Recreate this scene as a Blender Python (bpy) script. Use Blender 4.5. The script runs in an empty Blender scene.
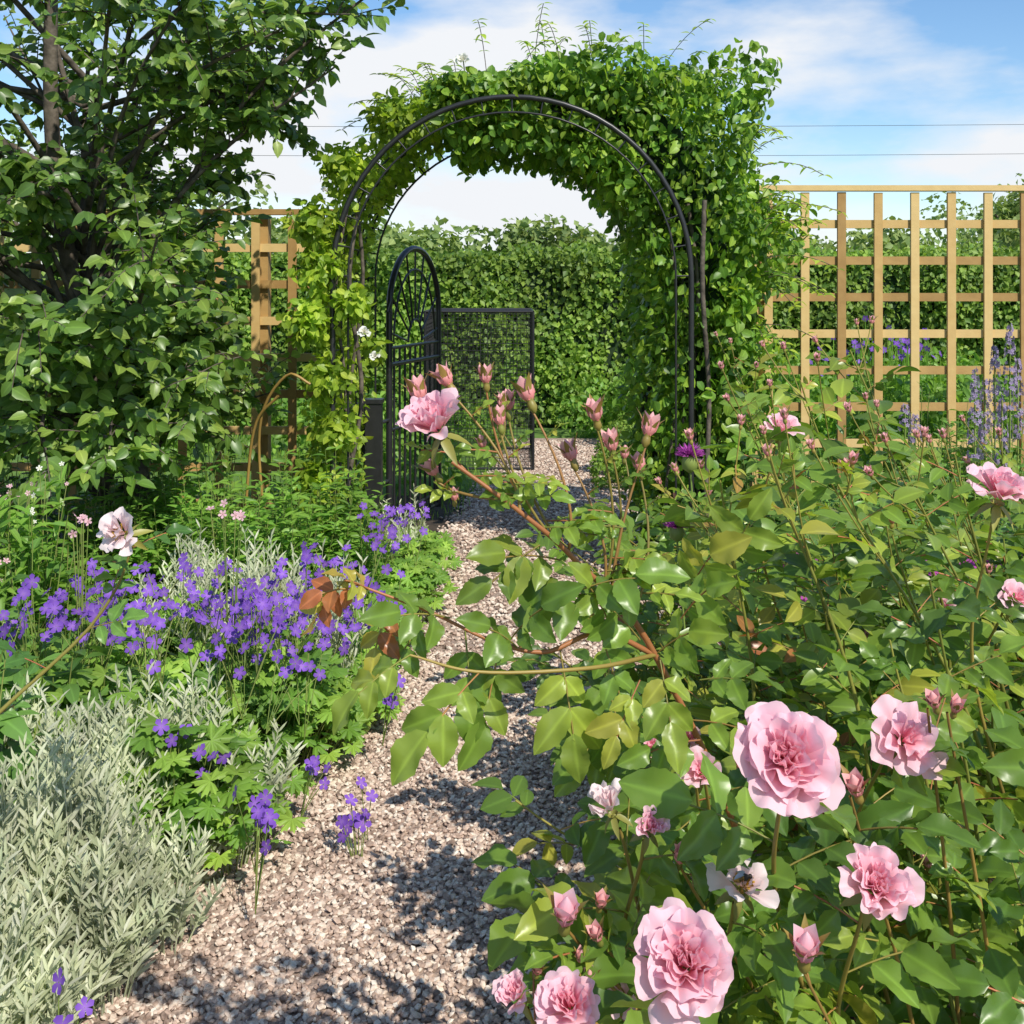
import bpy, math, random
import numpy as np
rng=np.random.default_rng(11)
random.seed(5)
# Camera stands at the origin, eye height 1.4 m, looking along +Y.
F=1100.0; EYE=1.4
def at(px,py,d):
    """world position (metres) from measured bearing and distance"""
    return np.array([(px-512)/F*d, d, EYE-(py-288)/F*d])
def nrm(a):
    a=np.asarray(a,float); return a/(np.linalg.norm(a,axis=-1,keepdims=True)+1e-9)
def U(a,b,n=None): return rng.uniform(a,b,n)
def rdir(n):
    return nrm(rng.normal(size=(n,3)))
# ---------------------------------------------------------------- mesh builder
class B:
    def __init__(s): s.v=[];s.f=[];s.a=[];s.n=0
    def add(s,V,Fs,A,mi,smooth=True):
        V=np.asarray(V,float).reshape(-1,3)
        A=np.asarray(A,float)
        if A.ndim==1: A=np.tile(A,(len(V),1))
        s.v.append(V); s.a.append(A.reshape(-1,3))
        if not isinstance(Fs,list): Fs=[Fs]
        for f in Fs:
            if len(f): s.f.append((np.asarray(f,np.int64)+s.n,mi,smooth))
        s.n+=len(V)
    def build(s,name,mats,parent=None):
        V=np.concatenate(s.v).astype(np.float32); A=np.concatenate(s.a).astype(np.float32)
        loops=np.concatenate([f.reshape(-1) for f,_,_ in s.f]).astype(np.int32)
        tot=np.concatenate([np.full(len(f),f.shape[1]) for f,_,_ in s.f]).astype(np.int32)
        mi=np.concatenate([np.full(len(f),m) for f,m,_ in s.f]).astype(np.int32)
        sm=np.concatenate([np.full(len(f),x) for f,_,x in s.f]).astype(bool)
        st=np.concatenate([[0],np.cumsum(tot)[:-1]]).astype(np.int32)
        me=bpy.data.meshes.new(name)
        me.vertices.add(len(V)); me.vertices.foreach_set("co",V.ravel())
        me.loops.add(len(loops)); me.loops.foreach_set("vertex_index",loops)
        me.polygons.add(len(tot)); me.polygons.foreach_set("loop_start",st)
        me.polygons.foreach_set("material_index",mi)
        me.polygons.foreach_set("use_smooth",sm)
        for m in mats: me.materials.append(m)
        at_=me.attributes.new("lc",'FLOAT_VECTOR','POINT'); at_.data.foreach_set("vector",A.ravel())
        me.update(calc_edges=True)
        ob=bpy.data.objects.new(name,me); bpy.context.scene.collection.objects.link(ob)
        if parent: ob.parent=parent
        return ob
def empty(name):
    e=bpy.data.objects.new(name,None); bpy.context.scene.collection.objects.link(e); return e
# ---------------------------------------------------------------- templates
def grid_faces(nr,nc):
    i=np.arange(nr-1)[:,None]*nc+np.arange(nc-1)[None]
    i=i.ravel(); return np.stack([i,i+1,i+nc+1,i+nc],1)
def leafT(nu,nv,width,p=0.8,q=1.1,fold=.25,droop=.25,serr=0,wave=0):
    u=np.linspace(-1,1,nu+1); v=np.linspace(0,1,nv+1)
    prof=np.power(v,p)*np.power(1-v,q); prof/=prof.max()
    prof=np.maximum(prof,.015)
    if serr:
        prof=prof*(1+serr*np.where(np.arange(nv+1)%2==0,-1,1))
    uu,vv=np.meshgrid(u,v)
    w=width/2*prof[:,None]
    x=uu*w; z=fold*np.abs(uu)*w-droop*vv**2+wave*np.sin(vv*11+uu*2)*np.abs(uu)*w
    V=np.stack([x,vv,z],-1).reshape(-1,3)
    A=np.stack([np.abs(uu),vv],-1).reshape(-1,2)
    return V,[grid_faces(nv+1,nu+1)],A
def palmT(lobes=7,spl=6):
    n=lobes*spl+1
    ph=np.linspace(-2.6,2.6,n); k=(ph+2.6)/5.2*lobes
    fr=np.abs((k%1)-.5)*2
    r=.52+.48*(1-fr**1.6)
    r*=1+.09*np.where(np.arange(n)%2==0,-1,1)
    r*=(1-.12*np.abs(ph)/2.5)
    V=[[0,0,0]];A=[[0,0]]
    for s,zz in ((.4,.05),(1,.0)):
        for i in range(n):
            rr=r[i]*s if s==1 else min(r[i],.5)*.8
            V.append([rr*math.sin(ph[i]),rr*math.cos(ph[i]),zz+.08*math.cos(k[i]*2*math.pi)*-s-.15*rr*rr])
            A.append([fr[i],s])
    tri=np.array([[0,1+i+1,1+i] for i in range(n-1)])
    quad=np.array([[1+i,1+i+1,1+n+i+1,1+n+i] for i in range(n-1)])
    return np.array(V,float),[tri,quad],np.array(A,float)
def flower5T(np_=5,w=1.0,notch=.0,cup=.25):
    V=[];Fs=[];A=[];o=0
    for k in range(np_):
        a=2*math.pi*k/np_
        lv,lf,la=leafT(2,4,.0+w*.75,p=.9,q=.25,fold=.1,droop=-cup*.3)
        lv=lv.copy(); lv[:,0]*=1; c,s_=math.cos(a),math.sin(a)
        x=lv[:,0]*c+lv[:,1]*s_; y=-lv[:,0]*s_+lv[:,1]*c
        V.append(np.stack([x,y,lv[:,2]],1)); Fs.append(lf[0]+o); A.append(la); o+=len(lv)
    return np.concatenate(V),[np.concatenate(Fs)],np.concatenate(A)
T_OV=leafT(2,4,.55,.7,1.0,.35,.22)
T_OVW=leafT(2,4,.72,.6,.8,.3,.2)
T_ROSE=leafT(4,12,.60,.7,.9,.36,.2,serr=.045,wave=.22)
T_ROSEL=leafT(2,5,.60,.7,.9,.36,.2)
T_NAR=leafT(2,3,.17,.5,.8,.4,.15)
T_LAN=leafT(2,4,.30,.7,1.1,.35,.3)
T_SM=leafT(2,2,.75,.5,.5,.3,.15)
T_PALM=palmT()
T_FL5=flower5T(5,.92)
T_STAR=flower5T(5,.8,0,.6)
def place(b,T,pos,d,n,s,mi,rnd=None,wid=1.0):
    V,Fs,A=T; pos=np.asarray(pos,float).reshape(-1,3); N=len(pos); k=len(V)
    if N==0: return
    d=nrm(np.broadcast_to(d,(N,3))); n=np.broadcast_to(n,(N,3))
    side=nrm(np.cross(d,n)); nn=np.cross(side,d)
    s=np.broadcast_to(s,(N,)); wid=np.broadcast_to(wid,(N,))
    P=pos[:,None]+s[:,None,None]*(V[None,:,0,None]*wid[:,None,None]*side[:,None]+V[None,:,1,None]*d[:,None]+V[None,:,2,None]*nn[:,None])
    if rnd is None: rnd=rng.random(N)
    at_=np.empty((N,k,3)); at_[:,:,0]=np.broadcast_to(rnd,(N,))[:,None]; at_[:,:,1:]=A[None]
    off=(np.arange(N)*k)[:,None,None]
    b.add(P,[(f[None]+off).reshape(-1,f.shape[1]) for f in Fs],at_,mi)
def tubes(b,P,R,mi,sides=5,rnd=None):
    P=np.asarray(P,float)
    if P.ndim==2: P=P[None]
    M,K,_=P.shape; R=np.broadcast_to(R,(M,K))
    t=np.gradient(P,axis=1); t=nrm(t)
    ref=np.where(np.abs(nrm(P[:,-1]-P[:,0])[:,2:3])>.8,np.array([[1.,0.1,0]]),np.array([[0,0.1,1.]]))[:,None]
    a=nrm(np.cross(t,ref)); c=np.cross(t,a)
    th=np.arange(sides)/sides*2*math.pi
    V=P[:,:,None]+R[:,:,None,None]*(np.cos(th)[None,None,:,None]*a[:,:,None]+np.sin(th)[None,None,:,None]*c[:,:,None])
    k=np.arange(K-1)[:,None]*sides; j=np.arange(sides)[None]; j2=(j+1)%sides
    f=np.stack([k+j,k+j2,k+sides+j2,k+sides+j],-1).reshape(-1,4)
    off=(np.arange(M)*K*sides)[:,None,None]
    A=np.zeros((M,K,sides,3)); A[...,0]=(rng.random(M) if rnd is None else np.broadcast_to(rnd,(M,)))[:,None,None]
    A[...,2]=np.linspace(0,1,K)[None,:,None]
    b.add(V,(f[None]+off).reshape(-1,4),A,mi)
def bez(p0,p1,p2,K=8):
    p0,p1,p2=[np.asarray(x,float) for x in (p0,p1,p2)]
    if p0.ndim==1: p0,p1,p2=p0[None],p1[None],p2[None]
    t=np.linspace(0,1,K)[None,:,None]
    return (1-t)**2*p0[:,None]+2*t*(1-t)*p1[:,None]+t*t*p2[:,None]
def spline(pts,n=24):
    pts=np.array(pts,float); P=np.vstack([2*pts[0]-pts[1],pts,2*pts[-1]-pts[-2]])
    out=[]; m=len(pts)-1
    for x in np.linspace(0,m-1e-6,n):
        i=int(x); t=x-i; a,b_,c,d=P[i],P[i+1],P[i+2],P[i+3]
        out.append(.5*((2*b_)+(-a+c)*t+(2*a-5*b_+4*c-d)*t*t+(-a+3*b_-3*c+d)*t**3))
    return np.array(out)
def box(b,lo,hi,mi,rnd=None):
    x0,y0,z0=lo;x1,y1,z1=hi
    V=[[x0,y0,z0],[x1,y0,z0],[x1,y1,z0],[x0,y1,z0],[x0,y0,z1],[x1,y0,z1],[x1,y1,z1],[x0,y1,z1]]
    Fq=[[0,3,2,1],[4,5,6,7],[0,1,5,4],[1,2,6,5],[2,3,7,6],[3,0,4,7]]
    b.add(V,np.array(Fq),np.array([random.random() if rnd is None else rnd,0,0]),mi,False)
def lathe(b,c,axis,prof,mi,seg=10,rnd=.5):
    axis=nrm(np.array(axis,float)); ref=np.array([1.,0,0]) if abs(axis[0])<.8 else np.array([0,1.,0])
    a=nrm(np.cross(axis,ref)); e=np.cross(axis,a)
    V=[];A=[]
    for i,(r,z) in enumerate(prof):
        for j in range(seg):
            t=2*math.pi*j/seg; V.append(c+axis*z+r*(math.cos(t)*a+math.sin(t)*e)); A.append([rnd,1,i/(len(prof)-1)])
    f=[]
    for i in range(len(prof)-1):
        for j in range(seg):
            f.append([i*seg+j,i*seg+(j+1)%seg,(i+1)*seg+(j+1)%seg,(i+1)*seg+j])
    b.add(V,np.array(f),np.array(A),mi)
# ---------------------------------------------------------------- materials
def newmat(name):
    m=bpy.data.materials.new(name); m.use_nodes=True
    nt=m.node_tree; nt.nodes.clear(); return m,nt,nt.nodes,nt.links
def ramp(N,stops):
    r=N.new('ShaderNodeValToRGB'); e=r.color_ramp.elements
    while len(e)>1: e.remove(e[-1])
    e[0].position=stops[0][0]; e[0].color=(*stops[0][1],1)
    for p,c in stops[1:]:
        x=e.new(p); x.color=(*c,1)
    return r
GAIN=1.4
def foliage(name,stops,rough=.5,trans=.35,vein=.35,tint=(1.45,1.5,.7),spec=.4,nscale=3,gain=None):
    gg=GAIN if gain is None else gain
    stops=[(p,(min(c[0]*gg*1.18,.62),min(c[1]*gg,.62),c[2]*gg*.9)) for p,c in stops]
    m,nt,N,L=newmat(name)
    at_=N.new('ShaderNodeAttribute'); at_.attribute_name='lc'
    sp=N.new('ShaderNodeSeparateXYZ'); L.new(at_.outputs['Vector'],sp.inputs[0])
    r=ramp(N,stops); L.new(sp.outputs[0],r.inputs[0])
    no=N.new('ShaderNodeTexNoise'); no.inputs['Scale'].default_value=nscale; no.inputs['Detail'].default_value=1
    tc=N.new('ShaderNodeTexCoord'); L.new(tc.outputs['Object'],no.inputs['Vector'])
    mr=N.new('ShaderNodeMapRange'); mr.inputs[1].default_value=.3; mr.inputs[2].default_value=.7; mr.inputs[3].default_value=.72; mr.inputs[4].default_value=1.3
    L.new(no.outputs[0],mr.inputs[0])
    vm=N.new('ShaderNodeMapRange'); vm.inputs[1].default_value=0; vm.inputs[2].default_value=.2; vm.inputs[3].default_value=1+vein; vm.inputs[4].default_value=1
    L.new(sp.outputs[1],vm.inputs[0])
    mu=N.new('ShaderNodeMath'); mu.operation='MULTIPLY'; L.new(mr.outputs[0],mu.inputs[0]); L.new(vm.outputs[0],mu.inputs[1])
    sc=N.new('ShaderNodeVectorMath'); sc.operation='SCALE'; L.new(r.outputs[0],sc.inputs[0]); L.new(mu.outputs[0],sc.inputs['Scale'])
    p=N.new('ShaderNodeBsdfPrincipled'); L.new(sc.outputs[0],p.inputs['Base Color'])
    p.inputs['Roughness'].default_value=rough; p.inputs['Specular IOR Level'].default_value=spec
    o=N.new('ShaderNodeOutputMaterial')
    if trans>0:
        t=N.new('ShaderNodeBsdfTranslucent')
        s3=N.new('ShaderNodeVectorMath'); s3.operation='MULTIPLY'; s3.inputs[1].default_value=tint; L.new(sc.outputs[0],s3.inputs[0]); L.new(s3.outputs[0],t.inputs['Color'])
        mx=N.new('ShaderNodeMixShader'); mx.inputs[0].default_value=trans; L.new(p.outputs[0],mx.inputs[1]); L.new(t.outputs[0],mx.inputs[2]); L.new(mx.outputs[0],o.inputs[0])
    else: L.new(p.outputs[0],o.inputs[0])
    return m
def petal(name,base,edge,trans=.35,rough=.6,yz=2,lo=.9,hi=1.05):
    m,nt,N,L=newmat(name)
    at_=N.new('ShaderNodeAttribute'); at_.attribute_name='lc'
    sp=N.new('ShaderNodeSeparateXYZ'); L.new(at_.outputs['Vector'],sp.inputs[0])
    r=ramp(N,[(0,base),(.45,tuple(a*.35+b_*.65 for a,b_ in zip(base,edge))),(1,edge)]); L.new(sp.outputs[yz],r.inputs[0])
    mr=N.new('ShaderNodeMapRange'); mr.inputs[3].default_value=lo; mr.inputs[4].default_value=hi; L.new(sp.outputs[0],mr.inputs[0])
    sc=N.new('ShaderNodeVectorMath'); sc.operation='SCALE'; L.new(r.outputs[0],sc.inputs[0]); L.new(mr.outputs[0],sc.inputs['Scale'])
    p=N.new('ShaderNodeBsdfPrincipled'); L.new(sc.outputs[0],p.inputs['Base Color']); p.inputs['Roughness'].default_value=rough; p.inputs['Specular IOR Level'].default_value=.2
    t=N.new('ShaderNodeBsdfTranslucent'); L.new(sc.outputs[0],t.inputs['Color'])
    mx=N.new('ShaderNodeMixShader'); mx.inputs[0].default_value=trans; L.new(p.outputs[0],mx.inputs[1]); L.new(t.outputs[0],mx.inputs[2])
    o=N.new('ShaderNodeOutputMaterial'); L.new(mx.outputs[0],o.inputs[0]); return m
def solid(name,stops,rough=.6,metal=0,scale=20,bump=0,stretch=(1,1,1),attr=False,det=3):
    m,nt,N,L=newmat(name)
    tc=N.new('ShaderNodeTexCoord'); mp=N.new('ShaderNodeMapping'); mp.inputs['Scale'].default_value=stretch
    L.new(tc.outputs['Object'],mp.inputs[0])
    no=N.new('ShaderNodeTexNoise'); no.inputs['Scale'].default_value=scale; no.inputs['Detail'].default_value=det; L.new(mp.outputs[0],no.inputs['Vector'])
    r=ramp(N,stops)
    if attr:
        at_=N.new('ShaderNodeAttribute'); at_.attribute_name='lc'
        sp=N.new('ShaderNodeSeparateXYZ'); L.new(at_.outputs['Vector'],sp.inputs[0])
        ma=N.new('ShaderNodeMath'); ma.operation='MULTIPLY_ADD'; L.new(no.outputs[0],ma.inputs[0]); ma.inputs[1].default_value=.5
        mb=N.new('ShaderNodeMath'); mb.operation='MULTIPLY_ADD'; L.new(sp.outputs[0],mb.inputs[0]); mb.inputs[1].default_value=.9; mb.inputs[2].default_value=-.2
        L.new(mb.outputs[0],ma.inputs[2]); L.new(ma.outputs[0],r.inputs[0])
    else: L.new(no.outputs[0],r.inputs[0])
    p=N.new('ShaderNodeBsdfPrincipled'); L.new(r.outputs[0],p.inputs['Base Color']); p.inputs['Roughness'].default_value=rough; p.inputs['Metallic'].default_value=metal
    if bump:
        bp=N.new('ShaderNodeBump'); bp.inputs['Strength'].default_value=bump; bp.inputs['Distance'].default_value=.01; L.new(no.outputs[0],bp.inputs['Height']); L.new(bp.outputs[0],p.inputs['Normal'])
    o=N.new('ShaderNodeOutputMaterial'); L.new(p.outputs[0],o.inputs[0]); return m
M_tree=foliage('apple_leaf',[(0,(.05,.115,.025)),(.6,(.095,.195,.035)),(1,(.18,.28,.06))],.38,.35,spec=.55,nscale=2,gain=1.4)
M_arch=foliage('climber_leaf',[(0,(.05,.13,.02)),(.6,(.10,.22,.028)),(1,(.20,.33,.045))],.42,.38,nscale=4,gain=1.4)
M_lime=foliage('lime_leaf',[(0,(.12,.23,.025)),(.6,(.20,.34,.035)),(1,(.32,.45,.06))],.45,.42,nscale=4,gain=1.2)
M_rose=foliage('rose_leaf',[(0,(.05,.115,.02)),(.55,(.095,.18,.03)),(.84,(.18,.26,.04)),(.93,(.21,.21,.04)),(1,(.20,.08,.035))],.33,.38,.4,spec=.5,nscale=6,gain=1.5)
M_stem=foliage('rose_stem',[(0,(.14,.20,.04)),(.5,(.22,.19,.05)),(1,(.32,.11,.06))],.45,.0,0,gain=1.1)
M_ger=foliage('geranium_leaf',[(0,(.07,.17,.03)),(.6,(.12,.25,.04)),(1,(.19,.33,.06))],.5,.38,.3,nscale=5,gain=1.4)
M_sil=foliage('silver_leaf',[(0,(.28,.37,.25)),(.6,(.40,.49,.36)),(1,(.52,.60,.47))],.7,.3,.2,tint=(1,1.1,.85),nscale=6,gain=1.15)
M_phl=foliage('phlox_leaf',[(0,(.07,.18,.03)),(1,(.15,.30,.05))],.45,.38,nscale=4,gain=1.4)
M_dark=foliage('peony_leaf',[(0,(.045,.12,.03)),(1,(.10,.22,.05))],.35,.3,nscale=4)
M_hedge=foliage('hedge_leaf',[(0,(.06,.14,.025)),(1,(.16,.27,.045))],.5,.35,nscale=1.5,gain=1.5)
M_bg=foliage('distant_leaf',[(0,(.08,.15,.05)),(1,(.17,.25,.085))],.6,.35,nscale=.6,gain=1.5)
M_grass=foliage('grass_blade',[(0,(.08,.18,.03)),(1,(.18,.31,.05))],.5,.3,0)
M_gst=foliage('green_stem',[(0,(.08,.15,.03)),(1,(.15,.2,.06))],.5,0,0)
M_pet=petal('rose_petal',(.92,.24,.35),(.97,.67,.74),.40,lo=.95,hi=1.03)
M_bud=petal('bud_petal',(.80,.24,.22),(.93,.52,.52),.3)
M_petp=petal('pale_petal',(.92,.56,.60),(.95,.82,.82),.35)
M_wht=petal('white_petal',(.8,.75,.55),(.88,.87,.82),.3)
M_pur=petal('purple_petal',(.36,.18,.62),(.19,.075,.50),.3,lo=.75,hi=1.2)
M_mag=petal('magenta_petal',(.55,.08,.42),(.50,.10,.45),.3)
M_spk=petal('small_pink_petal',(.75,.35,.42),(.85,.58,.62),.3)
M_mau=petal('mauve_petal',(.35,.25,.45),(.42,.34,.5),.3)
M_yel=solid('stamen',[(0,(.5,.3,.03)),(1,(.75,.5,.08))],.7)
M_blk=solid('black_metal',[(0,(.012,.012,.013)),(1,(.03,.03,.032))],.35,0,30)
M_net=solid('black_netting',[(0,(.015,.015,.016)),(1,(.03,.03,.03))],.7)
M_wood=solid('trellis_wood',[(0,(.33,.19,.06)),(.5,(.53,.34,.12)),(1,(.66,.47,.20))],.75,0,14,.25,(1,1,1),True)
M_bark=solid('bark',[(.3,(.05,.04,.03)),(.7,(.16,.13,.10))],.9,0,25,.8)
M_soil=solid('soil',[(.3,(.025,.018,.012)),(.7,(.08,.055,.035))],.95,0,18,1)
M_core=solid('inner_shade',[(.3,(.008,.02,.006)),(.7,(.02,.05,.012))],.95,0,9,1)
M_gr=solid('grass_ground',[(.3,(.06,.13,.02)),(.7,(.13,.23,.04))],.9,0,4,1)
M_stone=solid('gravel_stone',[(0,(.17,.115,.09)),(.25,(.39,.275,.215)),(.5,(.56,.415,.33)),(.75,(.66,.54,.44)),(1,(.80,.71,.61))],.75,0,160,0,(1,1,1),True,det=1)
M_gb=solid('gravel_base',[(.3,(.20,.145,.115)),(.7,(.48,.36,.29))],.95,0,90,1)
M_beeb=solid('bee_body',[(.45,(.03,.02,.01)),(.55,(.35,.2,.03))],.7,0,130)
M_wing=solid('bee_wing',[(0,(.35,.33,.3)),(1,(.5,.48,.45))],.2)
# ---------------------------------------------------------------- sampling helpers
def blob_leaves(b,C,R,N,T,s,mi,inner=.55,up=.35,wid=1,flat=None,keep=None,rn=(0,1)):
    C=np.asarray(C,float); R=np.asarray(R,float)
    if R.ndim==1: R=np.repeat(R[:,None],3,1)
    w=(R.prod(1))**(2/3); k=rng.choice(len(C),N,p=w/w.sum())
    o=rdir(N); rr=U(inner,1,N)**.6
    pos=C[k]+o*R[k]*rr[:,None]
    if keep is not None:
        q=keep(pos); pos=pos[q]; o=o[q]; N=len(pos)
    n=nrm(o*.8+rng.normal(size=(N,3))*.45+np.array([0,0,up]))
    d=nrm(rng.normal(size=(N,3))*.6+o*.5+np.array([0,0,-.45]))
    place(b,T,pos,d,n,s*U(.65,1.25,N),mi,wid=wid,rnd=U(rn[0],rn[1],N))
def clump(b,c,rad,h,M,L,T,s,mi,mist,t0=.15,elev=.3,spread=.8,r=.0022,base=.35,rndlo=0,rndhi=1,wid=1,ntilt=0):
    c=np.asarray(c,float); rad=np.broadcast_to(rad,(2,))
    th=U(0,2*math.pi,M); q=np.sqrt(rng.random(M))
    off=np.stack([np.cos(th)*q*rad[0],np.sin(th)*q*rad[1],np.zeros(M)],1)
    p0=c+off*base; p2=c+off; p2[:,2]+=h*(1-.45*q**2)*U(.75,1.08,M)
    p1=p0*.5+p2*.5; p1[:,:2]=p0[:,:2]*.6+p2[:,:2]*.4; p1[:,2]=c[2]+(p2[:,2]-c[2])*.65
    P=bez(p0,p1,p2,6)
    tubes(b,P,np.linspace(r,r*.5,6)[None],mist,4)
    t=np.linspace(t0,1,L)[None]+rng.normal(size=(M,L))*.02; t=np.clip(t,0,1)
    tt=t[...,None]
    pos=(1-tt)**2*p0[:,None]+2*tt*(1-tt)*p1[:,None]+tt**2*p2[:,None]
    az=np.arange(L)[None]*2.4+U(0,6.28,M)[:,None]+rng.normal(size=(M,L))*.3
    tan=nrm(p2-p1)[:,None]
    el=elev+rng.normal(size=(M,L))*.2
    d=np.stack([np.cos(az)*np.cos(el),np.sin(az)*np.cos(el),np.sin(el)],-1)*spread+tan*(1-spread)*1.2
    n=np.array([0,-ntilt,1.])+rng.normal(size=(M,L,3))*.25
    sz=s*U(.7,1.2,(M,L))*(1-.35*t)
    place(b,T,pos.reshape(-1,3),d.reshape(-1,3),n.reshape(-1,3),sz.ravel(),mi,rnd=U(rndlo,rndhi,M*L),wid=wid)
    return p2
# ================================================================ GROUND
b=B()
b.add([[-300,-60,0],[300,-60,0],[300,600,0],[-300,600,0]],np.array([[0,1,2,3]]),[0,0,0],0,False)
b.build('ground',[M_gr])
DD=[-2,1,2.09,2.5,3,3.74,4.37,5.6,8,10.2]
LL=[-.95,-.88,-.80,-.73,-.60,-.48,-.42,-.42,-.12,.05]
RR=[.3,.4,.48,.55,.65,.74,.76,.70,.80,.95]
Lf=lambda y:np.interp(y,DD,LL); Rf=lambda y:np.interp(y,DD,RR)
def strip(name,xa,xb,y0,y1,z,mat,n=40,sub=1):
    y=np.linspace(y0,y1,n); V=[]
    for yy in y: V+= [[xa(yy),yy,z],[xb(yy),yy,z]]
    b=B(); b.add(V,grid_faces(n,2),[0,0,0],0,False); return b.build(name,[mat])
strip('garden_soil',lambda y:-6,lambda y:6,-2,7.4,.004,M_soil)
strip('gravel_path',lambda y:Lf(y)-.03,lambda y:Rf(y)+.05,-2,10.2,.008,M_gb)
b=B()
ph=(1+5**.5)/2
ICO=np.array([[-1,ph,0],[1,ph,0],[-1,-ph,0],[1,-ph,0],[0,-1,ph],[0,1,ph],[0,-1,-ph],[0,1,-ph],[ph,0,-1],[ph,0,1],[-ph,0,-1],[-ph,0,1]])/1.9
ICF=np.array([[0,11,5],[0,5,1],[0,1,7],[0,7,10],[0,10,11],[1,5,9],[5,11,4],[11,10,2],[10,7,6],[7,1,8],[3,9,4],[3,4,2],[3,2,6],[3,6,8],[3,8,9],[4,9,5],[2,4,11],[6,2,10],[8,6,7],[9,8,1]])
def stones(N,y0,y1,r,spill=.03):
    y=U(y0,y1,N); x=Lf(y)-spill+(Rf(y)-Lf(y)+2*spill)*rng.random(N)
    e=rng.random(N)<.05; x=np.where(e,Lf(y)-np.abs(rng.normal(size=N))*.05,x)
    z=.008+U(0,1,N)*r*1.1
    V=ICO[None]*(1+U(-.28,.28,(N,12,1)))
    V=V*np.stack([U(.7,1.35,N),U(.6,1.1,N),U(.45,.8,N)],1)[:,None]
    a=U(0,6.28,N); c,s=np.cos(a)[:,None],np.sin(a)[:,None]
    ti=U(-.5,.5,N)[:,None]
    X=V[...,0]*c-V[...,1]*s; Y=V[...,0]*s+V[...,1]*c; Z=V[...,2]+X*ti
    rr=(r*U(.55,1.3,N))[:,None]
    P=np.stack([x[:,None]+X*rr,y[:,None]+Y*rr,z[:,None]+Z*rr],-1)
    A=np.zeros((N,12,3)); A[...,0]=rng.random(N)[:,None]
    b.add(P,(ICF[None]+(np.arange(N)*12)[:,None,None]).reshape(-1,3),A,0,False)
stones(42000,1.7,4.2,.0076); stones(22000,4.2,10,.0105)
b.build('gravel_stones',[M_stone])
b=B(); N=15000; y=U(6.6,11,N); x=U(-4,5,N); k=(x<Lf(y)-.02)|(x>Rf(y)+.03); x=x[k];y=y[k];N=len(x)
place(b,T_NAR,np.stack([x,y,np.zeros(N)],1),np.stack([U(-.4,.4,N),U(-.4,.4,N),np.ones(N)],1),rdir(N),U(.04,.08,N),0,wid=.6)
b.build('lawn_grass',[M_grass])
# ================================================================ ARCH
YF,YB=5.0,6.0; RA=.815; ZS=1.455
b=B()
def hoop(y,r,rad):
    pts=[[-r,y,0],[-r,y,.5],[-r,y,1.0]]+[[-r*math.cos(a),y,ZS+r*math.sin(a)] for a in np.linspace(0,math.pi,33)]+[[r,y,1.0],[r,y,.5],[r,y,0]]
    tubes(b,np.array(pts),rad,0,8)
hoop(YF,RA,.013); hoop(YB,RA,.014); hoop(YF,RA-.07,.005); hoop(YB,RA-.07,.006)
for yy in (5.25,5.5,5.75): hoop(yy,RA,.005)
for a in np.linspace(0,math.pi,19):
    p=np.array([-RA*math.cos(a),0,ZS+RA*math.sin(a)])
    tubes(b,np.array([p+[0,YF,0],p+[0,5.5,0],p+[0,YB,0]]),.005,0,6)
    q=np.array([-(RA-.07)*math.cos(a),0,ZS+(RA-.07)*math.sin(a)])
    for yy in (YF,YB): tubes(b,np.array([p+[0,yy,0],(p+q)/2+[0,yy,0],q+[0,yy,0]]),.004,0,5)
for z in np.arange(.15,1.45,.16):
    for sx in (-1,1): tubes(b,np.array([[sx*RA,YF,z],[sx*RA,5.5,z],[sx*RA,YB,z]]),.005,0,6)
box(b,(.70,5.955,0),(.785,6.03,1.05),0); box(b,(.693,5.948,1.05),(.792,6.037,1.075),0)
b.build('garden_arch',[M_blk])
g=empty('garden_gate')
b=B(); h0=np.array([-.672,6.02,0]); h1=np.array([-.455,6.80,0]); gd=(h1-h0)
def gp(a,z): return h0+gd*a+np.array([0,0,z])
ZG=1.27; HG=.36
def bar(pts,r,s=6): tubes(b,np.array(pts),r,0,s)
bar([gp(0,.05),gp(0,.6),gp(0,ZG)],.018,8); bar([gp(1,.05),gp(1,.6),gp(1,ZG)],.018,8)
arc=lambda f,zc=ZG,rr=.5,hh=HG:[gp(.5-rr*math.cos(a),zc+hh*math.sin(a)) for a in f]
bar(arc(np.linspace(0,math.pi,21)),.018,8)
bar(arc(np.linspace(0,math.pi,15),ZG-.2+.02,.42,.42),.007)
bar(arc(np.linspace(0,math.pi,11),ZG-.2+.02,.14,.13),.007)
for z in (.07,.14,.62,.98,1.07): bar([gp(0,z),gp(.5,z),gp(1,z)],.010 if z!=.98 else .014)
for a in np.linspace(.09,.91,9): bar([gp(a,.07),gp(a,.5),gp(a,1.07)],.008)
for a in np.linspace(.04,.96,9):
    f=a*math.pi; bar([gp(.5-.13*math.cos(f),1.08+.13*math.sin(f)),gp(.5-.3*math.cos(f),1.08+.32*math.sin(f)),gp(.5-.49*math.cos(f),max(1.08,1.09+.53*math.sin(f)))],.0065)
b.build('gate_leaf',[M_blk],g)
b=B(); box(b,(-.775,5.80,0),(-.69,5.88,.79),0); box(b,(-.782,5.793,.79),(-.683,5.887,.812),0)
for z in (.35,.68): bar([(-.70,5.88,z),(-.685,5.95,z),(-.672,6.02,z)],.010)
b.build('gate_post',[M_blk],g)
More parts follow.
